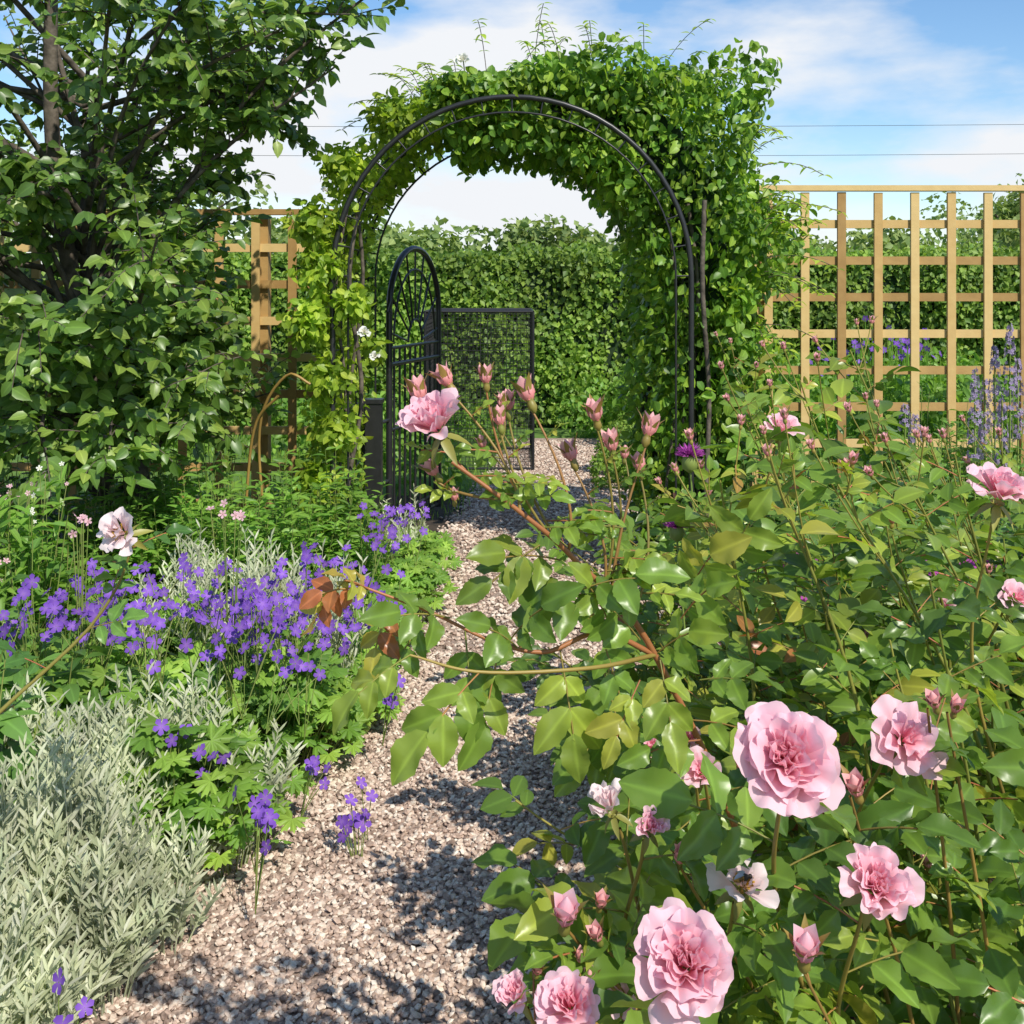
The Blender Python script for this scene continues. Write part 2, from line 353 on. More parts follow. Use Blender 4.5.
# ================================================================ TRELLIS
def trellis(x0,x1,y,zt,name,zb=.12,px=None):
    b=B(); w=.045
    for x in np.arange(x0,x1+.01,.2):
        box(b,(x-w/2,y,zb),(x+w/2,y+.018,zt-.01+U(-.004,.004)),0)
    for z in np.arange(zt-.06-.12,zb,-.2):
        box(b,(x0-.04,y+.0185,z-w/2),(x1+.04,y+.037,z+w/2),0)
    box(b,(x0-.06,y-.012,zt),(x1+.06,y+.05,zt+.03),0)
    box(b,(x0-.05,y-.006,zb-.05),(x1+.05,y+.045,zb-.002),0)
    for x in np.arange(px,x1+.3,1.86):
        box(b,(x-.04,y+.04,0),(x+.04,y+.12,zt-.02),0)
    return b.build(name,[M_wood])
trellis(1.40,5.2,6.0,1.93,'trellis_fence',px=1.36)
trellis(-5.0,-1.02,6.0,1.80,'trellis_fence',px=-5.1)
# ================================================================ ARCH CLIMBERS
b=B()
def arch_leaves(N,th0,th1,outf,inn,y0,y1,s,T,mi,bias=.8,rn=(0,1),wa=.35):
    th=U(th0,th1,N); y=U(y0,y1,N)
    wob=.85+wa*np.sin(th*7+y*3)*np.sin(th*3.1-y*5)+.12*np.sin(th*17+y*9)
    o=np.array([outf(t) for t in th])*wob
    pick=rng.random(N)<.75
    rr=np.where(pick,o*rng.random(N)**.6,-inn*rng.random(N)**1.3)
    den=np.sin(th*9.3+y*4)*np.sin(th*4.1+y*7+1)
    k0=rng.random(N)<np.clip(.85+.5*den,.25,1)
    ct=np.where(th<0,1,np.where(th>math.pi,-1,np.cos(th))); stt=np.where((th<0)|(th>math.pi),0,np.sin(th))
    zz=np.where(th<0,th,np.where(th>math.pi,-(th-math.pi),0))
    R_=RA+rr
    pos=np.stack([R_*ct,y,ZS+R_*stt+zz],1)
    k=(pos[:,2]>.05)&k0; pos=pos[k]; ct=ct[k]; stt=stt[k]; n_=len(pos)
    o3=np.stack([ct,np.where(pos[:,1]<5.5,-.7,.3),stt+.25],1)
    n=nrm(o3+rng.normal(size=(n_,3))*.6); d=nrm(rng.normal(size=(n_,3))*.7+[0,-.2,-.7])
    place(b,T,pos,d,n,s*U(.5,1.25,n_),mi,rnd=U(rn[0],rn[1],n_))
of=lambda t: np.interp(t,[-1.4,-.9,-.4,0,.4,.8,1.1,1.35,1.57,2.0,2.5,3.14,4.3],[.22,.32,.44,.52,.60,.62,.42,.28,.22,.17,.08,.05,.05])
arch_leaves(32000,-1.3,2.0,of,.20,5.02,6.25,.052,T_OVW,0)
arch_leaves(6000,-.2,1.9,of,.05,5.0,6.2,.042,T_OV,1,rn=(0,.6))
arch_leaves(3200,1.5,2.6,lambda t:.16,.03,5.05,6.1,.046,T_OVW,1,rn=(.1,1))
arch_leaves(1700,2.5,3.2,lambda t:.12,.03,5.1,6.1,.046,T_OVW,1)
arch_leaves(3200,3.14,4.45,lambda t:.13,.06,4.94,6.0,.043,T_OVW,1)
C=[[-.93,4.97,1.25],[-.84,5.0,1.0],[-.88,5.0,1.5],[-.80,5.0,.75],[-.88,5,.5],[-.72,4.97,1.33],[-.9,5,1.7],[-.78,5.1,1.95],[-.55,5.1,2.2],[-.62,4.97,1.12]]
blob_leaves(b,C,[.11,.11,.12,.10,.11,.08,.12,.12,.12,.06],2300,T_OVW,.046,1,inner=.1)
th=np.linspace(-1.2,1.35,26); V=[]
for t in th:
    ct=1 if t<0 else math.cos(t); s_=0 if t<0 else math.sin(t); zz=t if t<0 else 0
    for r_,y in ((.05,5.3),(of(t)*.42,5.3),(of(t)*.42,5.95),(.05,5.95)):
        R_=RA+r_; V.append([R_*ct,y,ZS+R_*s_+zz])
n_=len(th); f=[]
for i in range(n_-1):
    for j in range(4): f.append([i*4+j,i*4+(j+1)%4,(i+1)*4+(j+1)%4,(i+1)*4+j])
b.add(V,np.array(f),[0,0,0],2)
M=130; th=U(-.3,2.3,M); rr=np.array([of(t) for t in th])*.7; ct=np.where(th<0,1,np.cos(th)); s_=np.where(th<0,0,np.sin(th))
p0=np.stack([(RA+rr)*ct,U(5,6,M),ZS+(RA+rr)*s_+np.minimum(th,0)],1)
p2=p0+np.stack([ct*U(.05,.26,M)+U(-.14,.14,M),U(-.2,.1,M),s_*U(.02,.22,M)+U(-.15,.08,M)],1); p1=(p0+p2)/2+np.array([0,0,.07])
tubes(b,bez(p0,p1,p2,7),.0018,3,4)
for t in (.3,.45,.6,.75,.9,1.0):
    q=(1-t)**2*p0+2*t*(1-t)*p1+t*t*p2
    for sg in (-1,1):
        place(b,T_OV,q,np.stack([sg*U(.3,1,M),U(-.6,.2,M),U(-.5,.2,M)],1),np.array([0,-.3,1.]),U(.025,.05,M),0 if t<.6 else 1,rnd=U(.3,1,M))
for i in range(9):
    sx=-1 if i<6 else 1; x=sx*(.86+U(-.1,.1)); y=U(4.95,5.9)
    tubes(b,spline([[x,y,0],[x+U(-.05,.05),y,.4],[x+U(-.05,.05),y+.05,.9],[x*.97+U(-.05,.05),y,1.4],[x*.95,y,1.8]],16),U(.006,.012),3,6)
b.build('climbing_plant',[M_arch,M_lime,M_core,M_bark])
# ================================================================ ROSES
def rose_bloom(b,c,axis,R,mi,N=34,open_=1.0,seed=0,nu=8,nv=7,stam=None,mig=None):
    r_=np.random.default_rng(seed); axis=nrm(np.array(axis,float))
    ref=np.array([0,0,1.]) if abs(axis[2])<.9 else np.array([0,1.,0])
    ax=nrm(np.cross(axis,ref)); ay=np.cross(axis,ax)
    for i in range(N):
        t=1-i/(N-1)
        L=R*(.50+.50*t**.8)*r_.uniform(.86,1.08)
        th0=math.radians(8+(54*t**1.1)*open_+r_.normal()*6)
        th1=math.radians(-18+(104*t**.85)*open_+r_.normal()*13)
        r0=R*(.02+.07*t+.06*r_.random()*t); dphi=math.radians(30+38*(1-t)**1.2)*r_.uniform(.75,1.15)
        phi0=i*2.39996+r_.normal()*.25
        h=np.linspace(0,1,nv+1); u=np.linspace(-1,1,nu+1)
        uu,hh=np.meshgrid(u,h)
        notch=.10*np.exp(-(uu-r_.uniform(-.3,.3))**2/.03)*r_.random()
        LL_=L*(1-.20*np.abs(uu)**3-notch*hh+.02*np.sin(uu*7+r_.uniform(0,6)))
        curl=math.radians(r_.uniform(-15,45))*(.4+.6*t)
        th=th0+(th1-th0)*hh**1.5+curl*hh**5*(1+.9*np.sin(uu*4+r_.uniform(0,6)))
        dr=np.sin(th); dz=np.cos(th)
        cr=np.vstack([np.zeros((1,nu+1)),np.cumsum((dr[1:]+dr[:-1])/2,0)])/nv
        cz=np.vstack([np.zeros((1,nu+1)),np.cumsum((dz[1:]+dz[:-1])/2,0)])/nv
        f1,f2=r_.uniform(2,4.2),r_.uniform(0,6.28)
        ruf=R*(.055+.04*t)*np.sin(uu*f1*1.5+f2)*hh**2.2+R*.03*np.sin(uu*8+f2*2)*hh**3.5
        rad=r0+LL_*cr; z=LL_*cz+ruf*np.sin(th+.3)
        rad=np.maximum(rad-ruf*np.cos(th)*.9,.001)
        wsh=np.power(np.clip(hh,.0,1),.35)*(1-.10*hh)
        phi=phi0+uu*dphi*wsh*1.05
        z=z+R*.07*t*np.abs(uu)**2*hh
        z=z-R*.24*t*open_
        P=c+ (rad*np.cos(phi))[...,None]*ax+(rad*np.sin(phi))[...,None]*ay+(z)[...,None]*axis
        rn=r_.random()
        A=np.stack([np.full_like(uu,rn),np.ones_like(uu),np.clip(hh*(.50+.75*t),0,1)],-1)
        b.add(P,grid_faces(nv+1,nu+1),A,mi)
    if stam is not None:
        n=40; d=nrm(np.array([ax*r_.normal()*.5+ay*r_.normal()*.5+axis for _ in range(n)]))
        s0=np.repeat(c[None],n,0); tubes(b,np.stack([s0,s0+d*R*.2,s0+d*R*.38],1),np.array([[R*.008,R*.008,R*.03]]),stam,4)
    if mig is not None:
        lathe(b,c-axis*R*.42,axis,[(R*.02,-R*.35),(R*.11,-R*.25),(R*.13,-R*.1),(R*.10,0),(R*.2,R*.1)],mig,8,.2)
        for k in range(5):
            a=k*1.2566; d=math.cos(a)*ax+math.sin(a)*ay
            place(b,T_LAN,c-axis*R*.36,d*.9-axis*.5,axis,R*.8,mig,rnd=.2)
def bud(b,c,axis,s,mp,ms,openness=.5,seed=0):
    axis=nrm(np.array(axis,float)); ref=np.array([0,1.,0]) if abs(axis[1])<.9 else np.array([1.,0,0])
    ax=nrm(np.cross(axis,ref)); ay=np.cross(axis,ax)
    rs=.05+.45*random.random()
    lathe(b,c,axis,[(s*.04,-s*.55),(s*.09,-s*.5),(s*.17,-s*.36),(s*.15,-s*.2),(s*.13,-s*.12),(s*.18,-s*.02)],ms,9,rs)
    lathe(b,c,axis,[(s*.12,-s*.12),(s*.23,s*.04),(s*.26,s*.2),(s*.2,s*.45),(s*.1,s*.65),(s*.01,s*.8)],mp,10,.3)
    for k in range(4):
        a=k*1.57+seed; d=math.cos(a)*ax+math.sin(a)*ay
        place(b,T_OVW,c+d*s*.16-axis*s*.1,axis*1.0+d*.06,-d,s*.86,mp,rnd=.5,wid=.95)
    for k in range(5):
        a=k*1.2566+seed; d=math.cos(a)*ax+math.sin(a)*ay
        place(b,T_LAN,c+d*s*.14-axis*s*.12,axis+d*(.10+openness*1.1),-d,s*(.7+.4*random.random()),ms,rnd=rs+.2*random.random(),wid=1.0)
def comp(b,pos,d,n,s,ml,mst,rlo=0,rhi=.86,hang=.15,T=None):
    T=T or T_ROSE
    pos=np.asarray(pos,float).reshape(-1,3); N=len(pos); d=nrm(d); n=np.broadcast_to(n,(N,3))
    side=nrm(np.cross(d,n)); n=np.cross(side,d); s=np.broadcast_to(s,(N,))
    sag=np.array([0,0,-1.])
    base=U(rlo,rhi,N)
    tip=pos+d*s[:,None]*.62+sag*s[:,None]*hang*.3
    tubes(b,bez(pos,pos+d*s[:,None]*.33,tip,5),.0010,mst,4)
    for fy,sd,ls in ((.60,0,.46),(.42,1,.40),(.42,-1,.40),(.20,1,.33),(.20,-1,.33)):
        p=pos+d*(s*fy)[:,None]+sag*(s*hang*.3*fy)[:,None]
        dd=d*(1 if sd==0 else .55)+side*sd*.9+sag*hang+rng.normal(size=(N,3))*.17
        nn=n+rng.normal(size=(N,3))*.3
        place(b,T,p,dd,nn,s*ls*U(.8,1.15,N),ml,rnd=np.clip(base+U(-.12,.12,N),0,1 if rhi>.9 else .9),wid=U(.85,1.1,N))
def leafy(b,C,s,ml,mst,t0=.2,n=9,rlo=0,rhi=.86,hang=.2,T=None):
    K=len(C); ts=np.linspace(t0,.97,n); idx=(ts*(K-1)).astype(int)
    pos=C[idx]; tan=nrm(np.gradient(C,axis=0))[idx]
    az=np.arange(n)*2.4+random.random()*6
    out=np.stack([np.cos(az),np.sin(az),np.zeros(n)],1)
    d=nrm(out*.9+tan*.45+np.array([0,0,.1])); nn=np.array([0,0,1.])+out*.2+rng.normal(size=(n,3))*.2+np.array([0,-.25,0])
    comp(b,pos,d,nn,s*U(.75,1.15,n),ml,mst,rlo,rhi,hang,T)
RB=[M_pet,M_rose,M_stem,M_yel,M_petp,M_bud]
b=B()
blooms=[
 (440,432,84,1.16,(-.35,-.42,.8),34,.84,0),
 (785,765,116,.90,(-.1,-.75,.65),52,.93,0),
 (872,893,90,.95,(.05,-.65,.75),44,.76,0),
 (687,970,116,.86,(-.15,-.6,.78),52,.95,0),
 (648,832,54,1.0,(.1,-.5,.6),24,.50,0),
 (572,1012,82,.92,(-.2,-.5,.85),34,.9,0),
 (520,998,52,.98,(-.4,-.4,.8),24,.8,0),
 (612,812,58,1.12,(-.4,-.2,.9),20,.85,4),
 (703,775,50,1.2,(-.2,-.6,.6),24,.8,0),
 (900,742,84,1.14,(.1,-.75,.5),22,1.0,0),
 (998,500,74,1.5,(.1,-.3,.9),32,.9,0),
 (780,434,44,2.1,(.2,-.4,.8),22,.85,0),
 (1012,602,48,1.6,(.1,-.6,.5),22,.9,0),
 (655,750,42,1.5,(-.2,-.6,.6),18,.9,0),
 (625,1000,42,1.05,(-.3,-.6,.5),18,.9,0),
 (740,890,74,1.0,(.1,-.5,.7),11,1.0,4),
 (660,735,30,1.8,(-.2,-.6,.6),16,.9,0),(945,610,28,2.1,(0,-.6,.6),16,.9,0),(720,640,26,2.3,(0,-.6,.6),14,.9,0),(690,740,34,1.3,(-.2,-.6,.6),18,.8,0),(610,665,24,2.0,(-.2,-.6,.6),14,.8,0),
]
def bush_base(p,k=.5):
    return np.array([max(p[0]+.12+.15*abs(p[0]),.42)+random.uniform(-.05,.1),p[1]+random.uniform(.15,.4),0.0])
for i,(px,py,dm,d,ax,N,op,mi) in enumerate(blooms):
    c=at(px,py,d); R=dm/F*d*.5
    axis=nrm(np.array(ax,float))
    rose_bloom(b,c+axis*R*.25,axis,R*1.0,mi,N,op,seed=i*7+1,stam=3 if N<12 else None,mig=2,nu=12 if dm>80 else 8,nv=10 if dm>80 else 7)
    if i==0: continue
    e=c-axis*R*.7; base=bush_base(c)
    mid=e-axis*.12+np.array([0.02,.04,-.12])
    S=spline([base,base*.6+mid*.4+np.array([0,0,.12]),mid,e],26)
    tubes(b,S,np.linspace(.004,.0018,26)[None],2,7,rnd=.5)
    leafy(b,S,.13,1,2,.45,6,hang=.3)
hub=at(655,655,1.25)
base=np.array([.48,1.45,0])
S=spline([base,at(760,900,1.35),hub,at(575,560,1.2),at(520,512,1.17),at(452,462,1.165)],44)
tubes(b,S,np.linspace(.0048,.002,44)[None],2,8,rnd=.85)
side_shoots=[((568,553,1.2),(500,430,1.18)),((520,512,1.17),(448,390,1.2)),((540,530,1.19),(486,388,1.22)),((568,553,1.2),(529,405,1.22)),((568,553,1.2),(508,415,1.24)),
 ((600,600,1.22),(596,425,1.2)),((610,612,1.22),(648,440,1.25)),((625,630,1.23),(640,475,1.28)),((505,500,1.17),(435,480,1.2)),((600,600,1.22),(572,465,1.24)),((500,496,1.18),(420,405,1.2)),((600,600,1.22),(612,455,1.24))]
for k_,(a,e) in enumerate(side_shoots):
    p0,p2=at(*a),at(*e); p1=(p0*.55+p2*.45)+np.array([.035 if k_%2 else -.02,.02*(k_%3-1),-.01])
    Q=bez(p0,p1,p2,12)
    tubes(b,Q,np.linspace(.0020,.0012,12)[None],2,6,rnd=U(.3,.85))
    bud(b,p2+np.array([0,0,.008]),nrm(p2-p1)+np.array([0,0,.4]),U(.023,.033),5,2,.03+random.random()*.12,seed=random.random()*6)
    q=Q[0]
    comp(b,q[[3,6,9]],np.array([[.7,-.3,.1],[-.7,-.2,.15],[.5,-.3,.5]]),np.array([0,-.5,1.]),np.array([.065,.05,.03]),1,2,.4,.9)
    if k_%2==0:
        f=p2+np.array([U(-.03,.03),U(-.02,.02),-.02]); tubes(b,bez(q[7],(q[7]+f)/2+[0.01,0,-.01],f,7),.001,2,5,rnd=.4); bud(b,f,[U(-.4,.4),0,1],.017,5,2,.05,seed=k_)
S2=spline([hub,at(600,632,1.22),at(545,652,1.2),at(490,640,1.2),at(430,612,1.2),at(345,580,1.2)],30)
tubes(b,S2,np.linspace(.0034,.0013,30)[None],2,7,rnd=.85)
S3=spline([hub,at(590,668,1.15),at(480,672,1.12),at(410,655,1.12)],20)
tubes(b,S3,np.linspace(.0028,.0012,20)[None],2,7,rnd=.5)
def hand_leaves(L,s=.12,rlo=.3,rhi=.85):
    for (px,py,d,dx,dy,dz) in L:
        comp(b,at(px,py,d),np.array([[dx,dy,dz]]),np.array([[.1,-.65,.8]]),s*random.uniform(.8,1.12),1,2,rlo,rhi,.35)
hand_leaves([(600,632,1.22,.3,-.3,-.8),(610,625,1.22,-.2,-.2,.5),(560,650,1.21,.15,-.3,-.8),(520,650,1.2,-.3,-.3,.4),(500,645,1.2,-.2,-.3,-.8),(450,618,1.2,-.4,-.3,.2),
 (430,612,1.2,-.5,-.2,-.6),(480,672,1.12,-.6,-.3,-.5),(410,655,1.12,-.7,-.2,-.35),(655,655,1.25,.4,-.3,.5),(640,640,1.22,-.5,-.2,.7),(660,660,1.2,.1,-.5,-.7),(640,680,1.2,-.4,-.4,-.6),
 (700,760,1.25,-.6,-.3,-.1),(720,800,1.25,-.7,-.2,-.3),(690,720,1.25,.5,-.3,.1),(540,545,1.19,-.6,-.2,-.3),(580,590,1.2,.6,-.2,.3),(700,740,1.2,-.6,-.3,.1),
 (620,700,1.3,-.5,-.3,-.5),(650,780,1.3,-.6,-.3,-.3),(600,660,1.3,.2,-.3,-.6),(680,620,1.35,.3,-.3,.6),(700,680,1.3,.5,-.3,.2),
 (560,560,1.21,-.5,-.3,.2),(600,590,1.22,-.6,-.3,0),(650,560,1.4,-.4,-.3,.5),(690,590,1.4,.2,-.3,.6),(730,560,1.5,.2,-.3,.7),(640,740,1.3,-.7,-.2,-.1),(510,640,1.2,.3,-.3,.5),(465,630,1.2,.1,-.3,-.8)])
hand_leaves([(345,580,1.2,-.5,-.2,-.5),(370,590,1.2,-.3,-.3,.3),(390,600,1.2,-.2,-.3,-.6),(360,588,1.2,-.6,-.3,.1)],.075,.94,1.0)
for (tx,ty,d) in [(745,400,2.0),(800,380,2.2),(850,350,2.4),(770,460,1.6),(905,470,1.7),(868,420,2.0),(955,455,1.9),(735,365,3.2),(720,480,1.7),(830,470,1.6),(1000,460,2.4),(690,500,2.2)]:
    e=at(tx,ty,d); base=np.array([e[0]+U(-.05,.35),d+U(0,.3),0]); mid=base*.45+e*.55+np.array([U(.05,.15),0,.05])
    S=spline([base,mid,e],24); tubes(b,S,np.linspace(.005,.0016,24)[None],2,6,rnd=.15)
    leafy(b,S,.13,1,2,.2,17,.3,.88,T=T_ROSEL)
    for k in range(3):
        o=S[int(23*U(.8,1))]; f=e+np.array([U(-.07,.07),U(-.05,.05),U(-.02,.09)])
        tubes(b,bez(o,(o+f)/2+[0,0,-.02],f,7),.0013,2,5,rnd=.3)
        bud(b,f,nrm(f-o)+[0,0,.6],U(.015,.022),5,2,.06,seed=k)
        comp(b,f*.6+o*.4,nrm(rdir(1)+[0,0,.2]),np.array([[0,-.4,1.]]),.06,1,2,.5,.92,.1,T_ROSEL)
n_sh=215; cnt=0
while cnt<n_sh:
    d=U(.98,3.5); x=U(.0,2.6)
    zmax=min(EYE-.18*d-.02,1.13)
    if x<.10+.10*d and random.random()<.6: continue
    if (x/d)*F+512>1300: continue
    h=zmax*U(.55,1.0)
    if x<.38: h=min(h,.62+U(0,.12))
    base=np.array([max(x+U(-.05,.25),.5),d+U(0,.35),0]); e=np.array([x,d,h])
    mid=base*.5+e*.5+np.array([U(-.02,.1),0,.1])
    S=spline([base,mid,e],20); tubes(b,S,np.linspace(.0042,.0014,20)[None],2,6,rnd=random.random()*.35)
    leafy(b,S,U(.10,.15),1,2,.25,13,0,.88 if random.random()<.85 else 1.0,T=T_ROSE if d<1.5 else T_ROSEL)
    if random.random()<.12: bud(b,e+[0,0,.02],np.array([U(-.3,.3),U(-.3,0),1]),U(.018,.028),5,2,.1,seed=cnt)
    cnt+=1
for (px,py,s,d) in [(565,920,.034,.98),(805,956,.034,.93),(857,792,.026,.98),(598,938,.02,1.0),(580,960,.016,1.0),(537,972,.016,1.0),(935,705,.022,1.1),(680,860,.022,1.0),(955,710,.02,1.1),(600,905,.018,1.02),(590,980,.016,1.0)]:
    c=at(px,py,d); base=bush_base(c); S=spline([base,base*.5+c*.5+np.array([0,0,.1]),c-np.array([0,-.02,s*.5])],18)
    tubes(b,S,np.linspace(.0035,.0014,18)[None],2,6,rnd=.6); bud(b,c,np.array([U(-.4,.2),-.3,.9]),s,0 if s>.03 else 5,2,.15,seed=px)
    leafy(b,S,.10,1,2,.5,3)
b.build('rose_bush',RB)
b=B(); c=at(742,878,.955); ax=nrm(np.array([.7,-.2,.25])); s=.0065
lathe(b,c,ax,[(s*.02,-s*1.3),(s*.35,-s*1.1),(s*.5,-s*.6),(s*.42,-s*.15),(s*.2,0),(s*.45,s*.25),(s*.5,s*.5),(s*.3,s*.85),(s*.25,s*.9),(s*.33,s*1.1),(s*.25,s*1.35),(s*.02,s*1.45)],0,10)
for sg in (-1,1):
    sd=nrm(np.cross(ax,[0,0,1.]))*sg
    place(b,T_OV,c+ax*s*.4+[0,0,s*.4],-ax+sd*.7+np.array([0,0,.3]),np.array([0,0,1.]),s*1.7,1)
    for k in range(3):
        p=c+ax*s*(.1+.25*k)+sd*s*.3; tubes(b,np.array([p,p+sd*s*.4,p+sd*s*.6-np.array([0,0,s*.6])]),s*.05,0,4)
b.build('bee',[M_beeb,M_wing])
b=B(); c=at(122,533,1.8); axl=nrm(np.array([-.35,-.7,.35])); rose_bloom(b,c,axl,.048,0,16,.9,seed=78,stam=3,mig=2,nu=9,nv=8)
e=c-axl*.035; base=np.array([-1.05,1.75,0]); S=spline([base,[-.95,1.75,.55],[-.70,1.84,.84],e],24)
tubes(b,S,np.linspace(.005,.002,24)[None],2,6,rnd=.3); leafy(b,S,.11,1,2,.3,8)
for k in range(9):
    e2=np.array([U(-1.35,-.98),U(1.6,2.1),U(.5,.75)]); S=spline([[-1.1,1.85,0],[-1.1,1.85,.4],e2],16); tubes(b,S,.003,2,5); leafy(b,S,.12,1,2,.3,7)
b.build('rose_bush',[M_petp,M_dark,M_stem,M_yel])
# ================================================================ LEFT BORDER
b=B()
for i in range(62):
    y=U(1.7,2.8); x=U(-1.45,Lf(y)+.04)
    clump(b,[x,y,0],.13,U(.33,.49)*(.7 if x>Lf(y)-.08 else 1),20,24,T_NAR,.056,0,1,t0=.2,elev=.7,spread=.70,r=.0022,wid=1.0,ntilt=.8)
for i in range(20):
    y=U(3.35,3.9); x=U(-1.15,-.55)
    clump(b,[x,y,0],.12,U(.48,.64),16,18,T_NAR,.060,0,1,t0=.3,elev=.7,spread=.70,wid=1.0,ntilt=.8)
for i in range(5):
    y=U(5.0,5.6); x=U(-.62,-.48)
    clump(b,[x,y,0],.1,U(.3,.42),12,12,T_NAR,.05,0,1,t0=.3,elev=.6,spread=.72,wid=1.1,ntilt=.8)
b.build('silver_leaved_lavender',[M_sil,M_sil])
b=B()
for i in range(50):
    y=U(2.62,3.7); x=U(-1.55,Lf(y)-.06)
    hh=U(.28,.42)
    clump(b,[x,y,0],.2,hh,44,1,T_PALM,.088,0,1,t0=1,elev=-.15,spread=.9,r=.0016,rndlo=0,rndhi=1,ntilt=.4)
    clump(b,[x,y,0],.19,hh*.65,16,1,T_PALM,.085,0,1,t0=1,elev=-.1,spread=.9,r=.0016,rndlo=0,rndhi=.5,ntilt=.3)
for i in range(36):
    y=U(2.45,5.4); x=Lf(y)+U(-.06,.03)
    clump(b,[x,y,0],.14,.2+.04*(y>4),24,1,T_PALM,.065,0,1,t0=1,elev=-.3,spread=.9,r=.0016,rndlo=.2,ntilt=.5)
def gflowers(N,cfun,s,sp=.06):
    for k in range(N):
        c=cfun(); g0=c+np.array([U(-.05,.05),U(-.05,.05),-U(.12,.22)])
        m_=int(U(2,6)); p2=c+np.stack([U(-sp,sp,m_),U(-sp,sp,m_),U(-.05,.05,m_)],1)
        tubes(b,bez(np.repeat(g0[None],m_,0),(g0+p2)/2+[0,0,.02],p2,5),.0012,1,4)
        n=np.stack([U(-.7,.7,m_),U(-1.1,-.1,m_),U(.2,.9,m_)],1)
        place(b,T_FL5,p2,np.cross(nrm(n),rdir(m_)),n,s*U(.75,1.1,m_),2)
gflowers(72,lambda: np.array([U(-1.28,-.58),U(2.8,3.3),U(.42,.58)]),.0205,.09)
gflowers(20,lambda: np.array([U(-.72,-.40),U(3.3,3.9),U(.36,.50)]),.021,.09)
gflowers(10,lambda: np.array([U(-.58,-.40),U(4.3,4.8),U(.38,.50)]),.022)
for (px,py,d) in [(168,735,2.6),(188,738,2.6),(318,770,2.8),(362,790,2.75),(252,802,2.45),(254,826,2.4),(210,762,2.6),(352,815,2.7),(75,1012,1.75),(390,650,3.3),(395,690,3.1),(362,820,2.7),(135,640,2.8),(210,650,2.8),(320,655,3.0),(280,640,3.0)]:
    c=at(px,py,d); gflowers(1,lambda: c,.021,.035)
b.build('geranium_plant',[M_ger,M_gst,M_pur])
b=B()
for i in range(28):
    y=U(4.1,5.2); x=U(-1.75,-.62)
    clump(b,[x,y,0],.17,U(.5,.72)*(1 if x<-.7 else .75),24,14,T_LAN,.085,0,1,t0=.3,elev=.25,spread=.85,ntilt=.3)
b.build('phlox_plant',[M_phl,M_gst])
b=B()
for i in range(14):
    y=U(1.85,2.9); x=U(-1.75,-1.1)
    clump(b,[x,y,0],.22,U(.5,.68),12,6,T_LAN,.13,0,1,t0=.45,elev=.1,spread=.85,r=.003,wid=1.4)
for i in range(40):
    y=U(3.0,5.6); x=U(-3.3,-1.4)
    clump(b,[x,y,0],.25,U(.5,.80),26,9,T_OV,.07,2 if i%2 else 0,1,t0=.3,elev=.2,spread=.85,r=.003)
b.build('peony_plant',[M_dark,M_gst,M_phl])
b=B()
for i in range(40):
    c=np.array([U(-1.95,-1.42),U(3.1,3.6),U(.54,.80)]); m_=int(U(2,6)); p=c+rng.normal(size=(m_,3))*.03
    base=np.repeat((c*[1,1,0]+[0,0,.2])[None],m_,0)
    tubes(b,bez(base,(base+p)/2,p,5),.0011,2,4)
    n=nrm(rng.normal(size=(m_,3))*.5+[0,-.7,.6]); place(b,T_STAR,p,np.cross(n,rdir(m_)),n,U(.007,.012,m_),0 if i%3 else 1)
    for t_ in (.3,.4,.5,.6,.7,.8,.9):
        for _ in range(2): place(b,T_LAN,base+(p-base)*t_,rdir(m_),np.array([0,-.3,1.]),.07,3)
for (px,py) in [(50,685),(60,688),(40,682),(82,520),(230,515)]:
    d=3.0; c=at(px,py,d); p=c+rng.normal(size=(6,3))*.02; n=nrm(rng.normal(size=(6,3))*.5+[0,-.7,.6]); place(b,T_STAR,p,np.cross(n,rdir(6)),n,.013,1 if px<100 and py>600 else 0)
    tubes(b,bez(np.repeat((c*[1,1,0])[None],6,0),(c*[1,1,.5])[None]+0*p,p,5),.0014,2,4)
b.build('pink_flowering_plant',[M_spk,M_wht,M_gst,M_phl])
# ================================================================ RIGHT BORDER
b=B()
for i in range(74):
    y=U(2.9,5.7); x=U(Rf(y)+.12,3.6)
    clump(b,[x,y,0],.24,U(.5,.88)*(.7 if x<Rf(y)+.35 else 1),22,12,T_LAN if i%2 else T_OV,.075,0 if i%3==0 else 2,1,t0=.25,elev=.25,spread=.85,r=.003,ntilt=.3)
for i in range(26):
    y=U(2.0,5.6); x=Rf(y)+U(.02,.2)
    clump(b,[x,y,0],.16,U(.18,.32),24,8,T_OV,.045,2,1,t0=.25,elev=.2,spread=.85)
b.build('herbaceous_border_plant',[M_dark,M_gst,M_phl])
b=B()
for i in range(16):
    y=U(4.2,5.6); x=U(1.9,3.3)
    clump(b,[x,y,0],.25,U(.8,1.0),22,26,T_NAR,.06,0,1,t0=.3,elev=.5,spread=.8,r=.003,wid=.7)
b.build('fennel_plant',[M_phl,M_gst])
b=B()
for (px,py) in [(995,345),(1010,325),(1018,360),(985,380),(1002,400),(975,370),(905,405),(915,415)]:
    d=U(4.6,5.2); t=at(px,py,d); h=.38 if px>940 else .12; tubes(b,np.array([t*[1,1,0],t*[1,1,.5],t]),.004,1,5)
    n_=110 if h>.2 else 40; z=U(0,h,n_); a=U(0,6.28,n_); rr=.028*(z/h)**.5+.005
    p=t+np.stack([np.cos(a)*rr,np.sin(a)*rr,-z],1); o=np.stack([np.cos(a),np.sin(a),.2+0*a],1); place(b,T_STAR,p,np.cross(o,rdir(n_)),o,U(.008,.013,n_),0)
b.build('delphinium_plant',[M_mau,M_gst])
b=B()
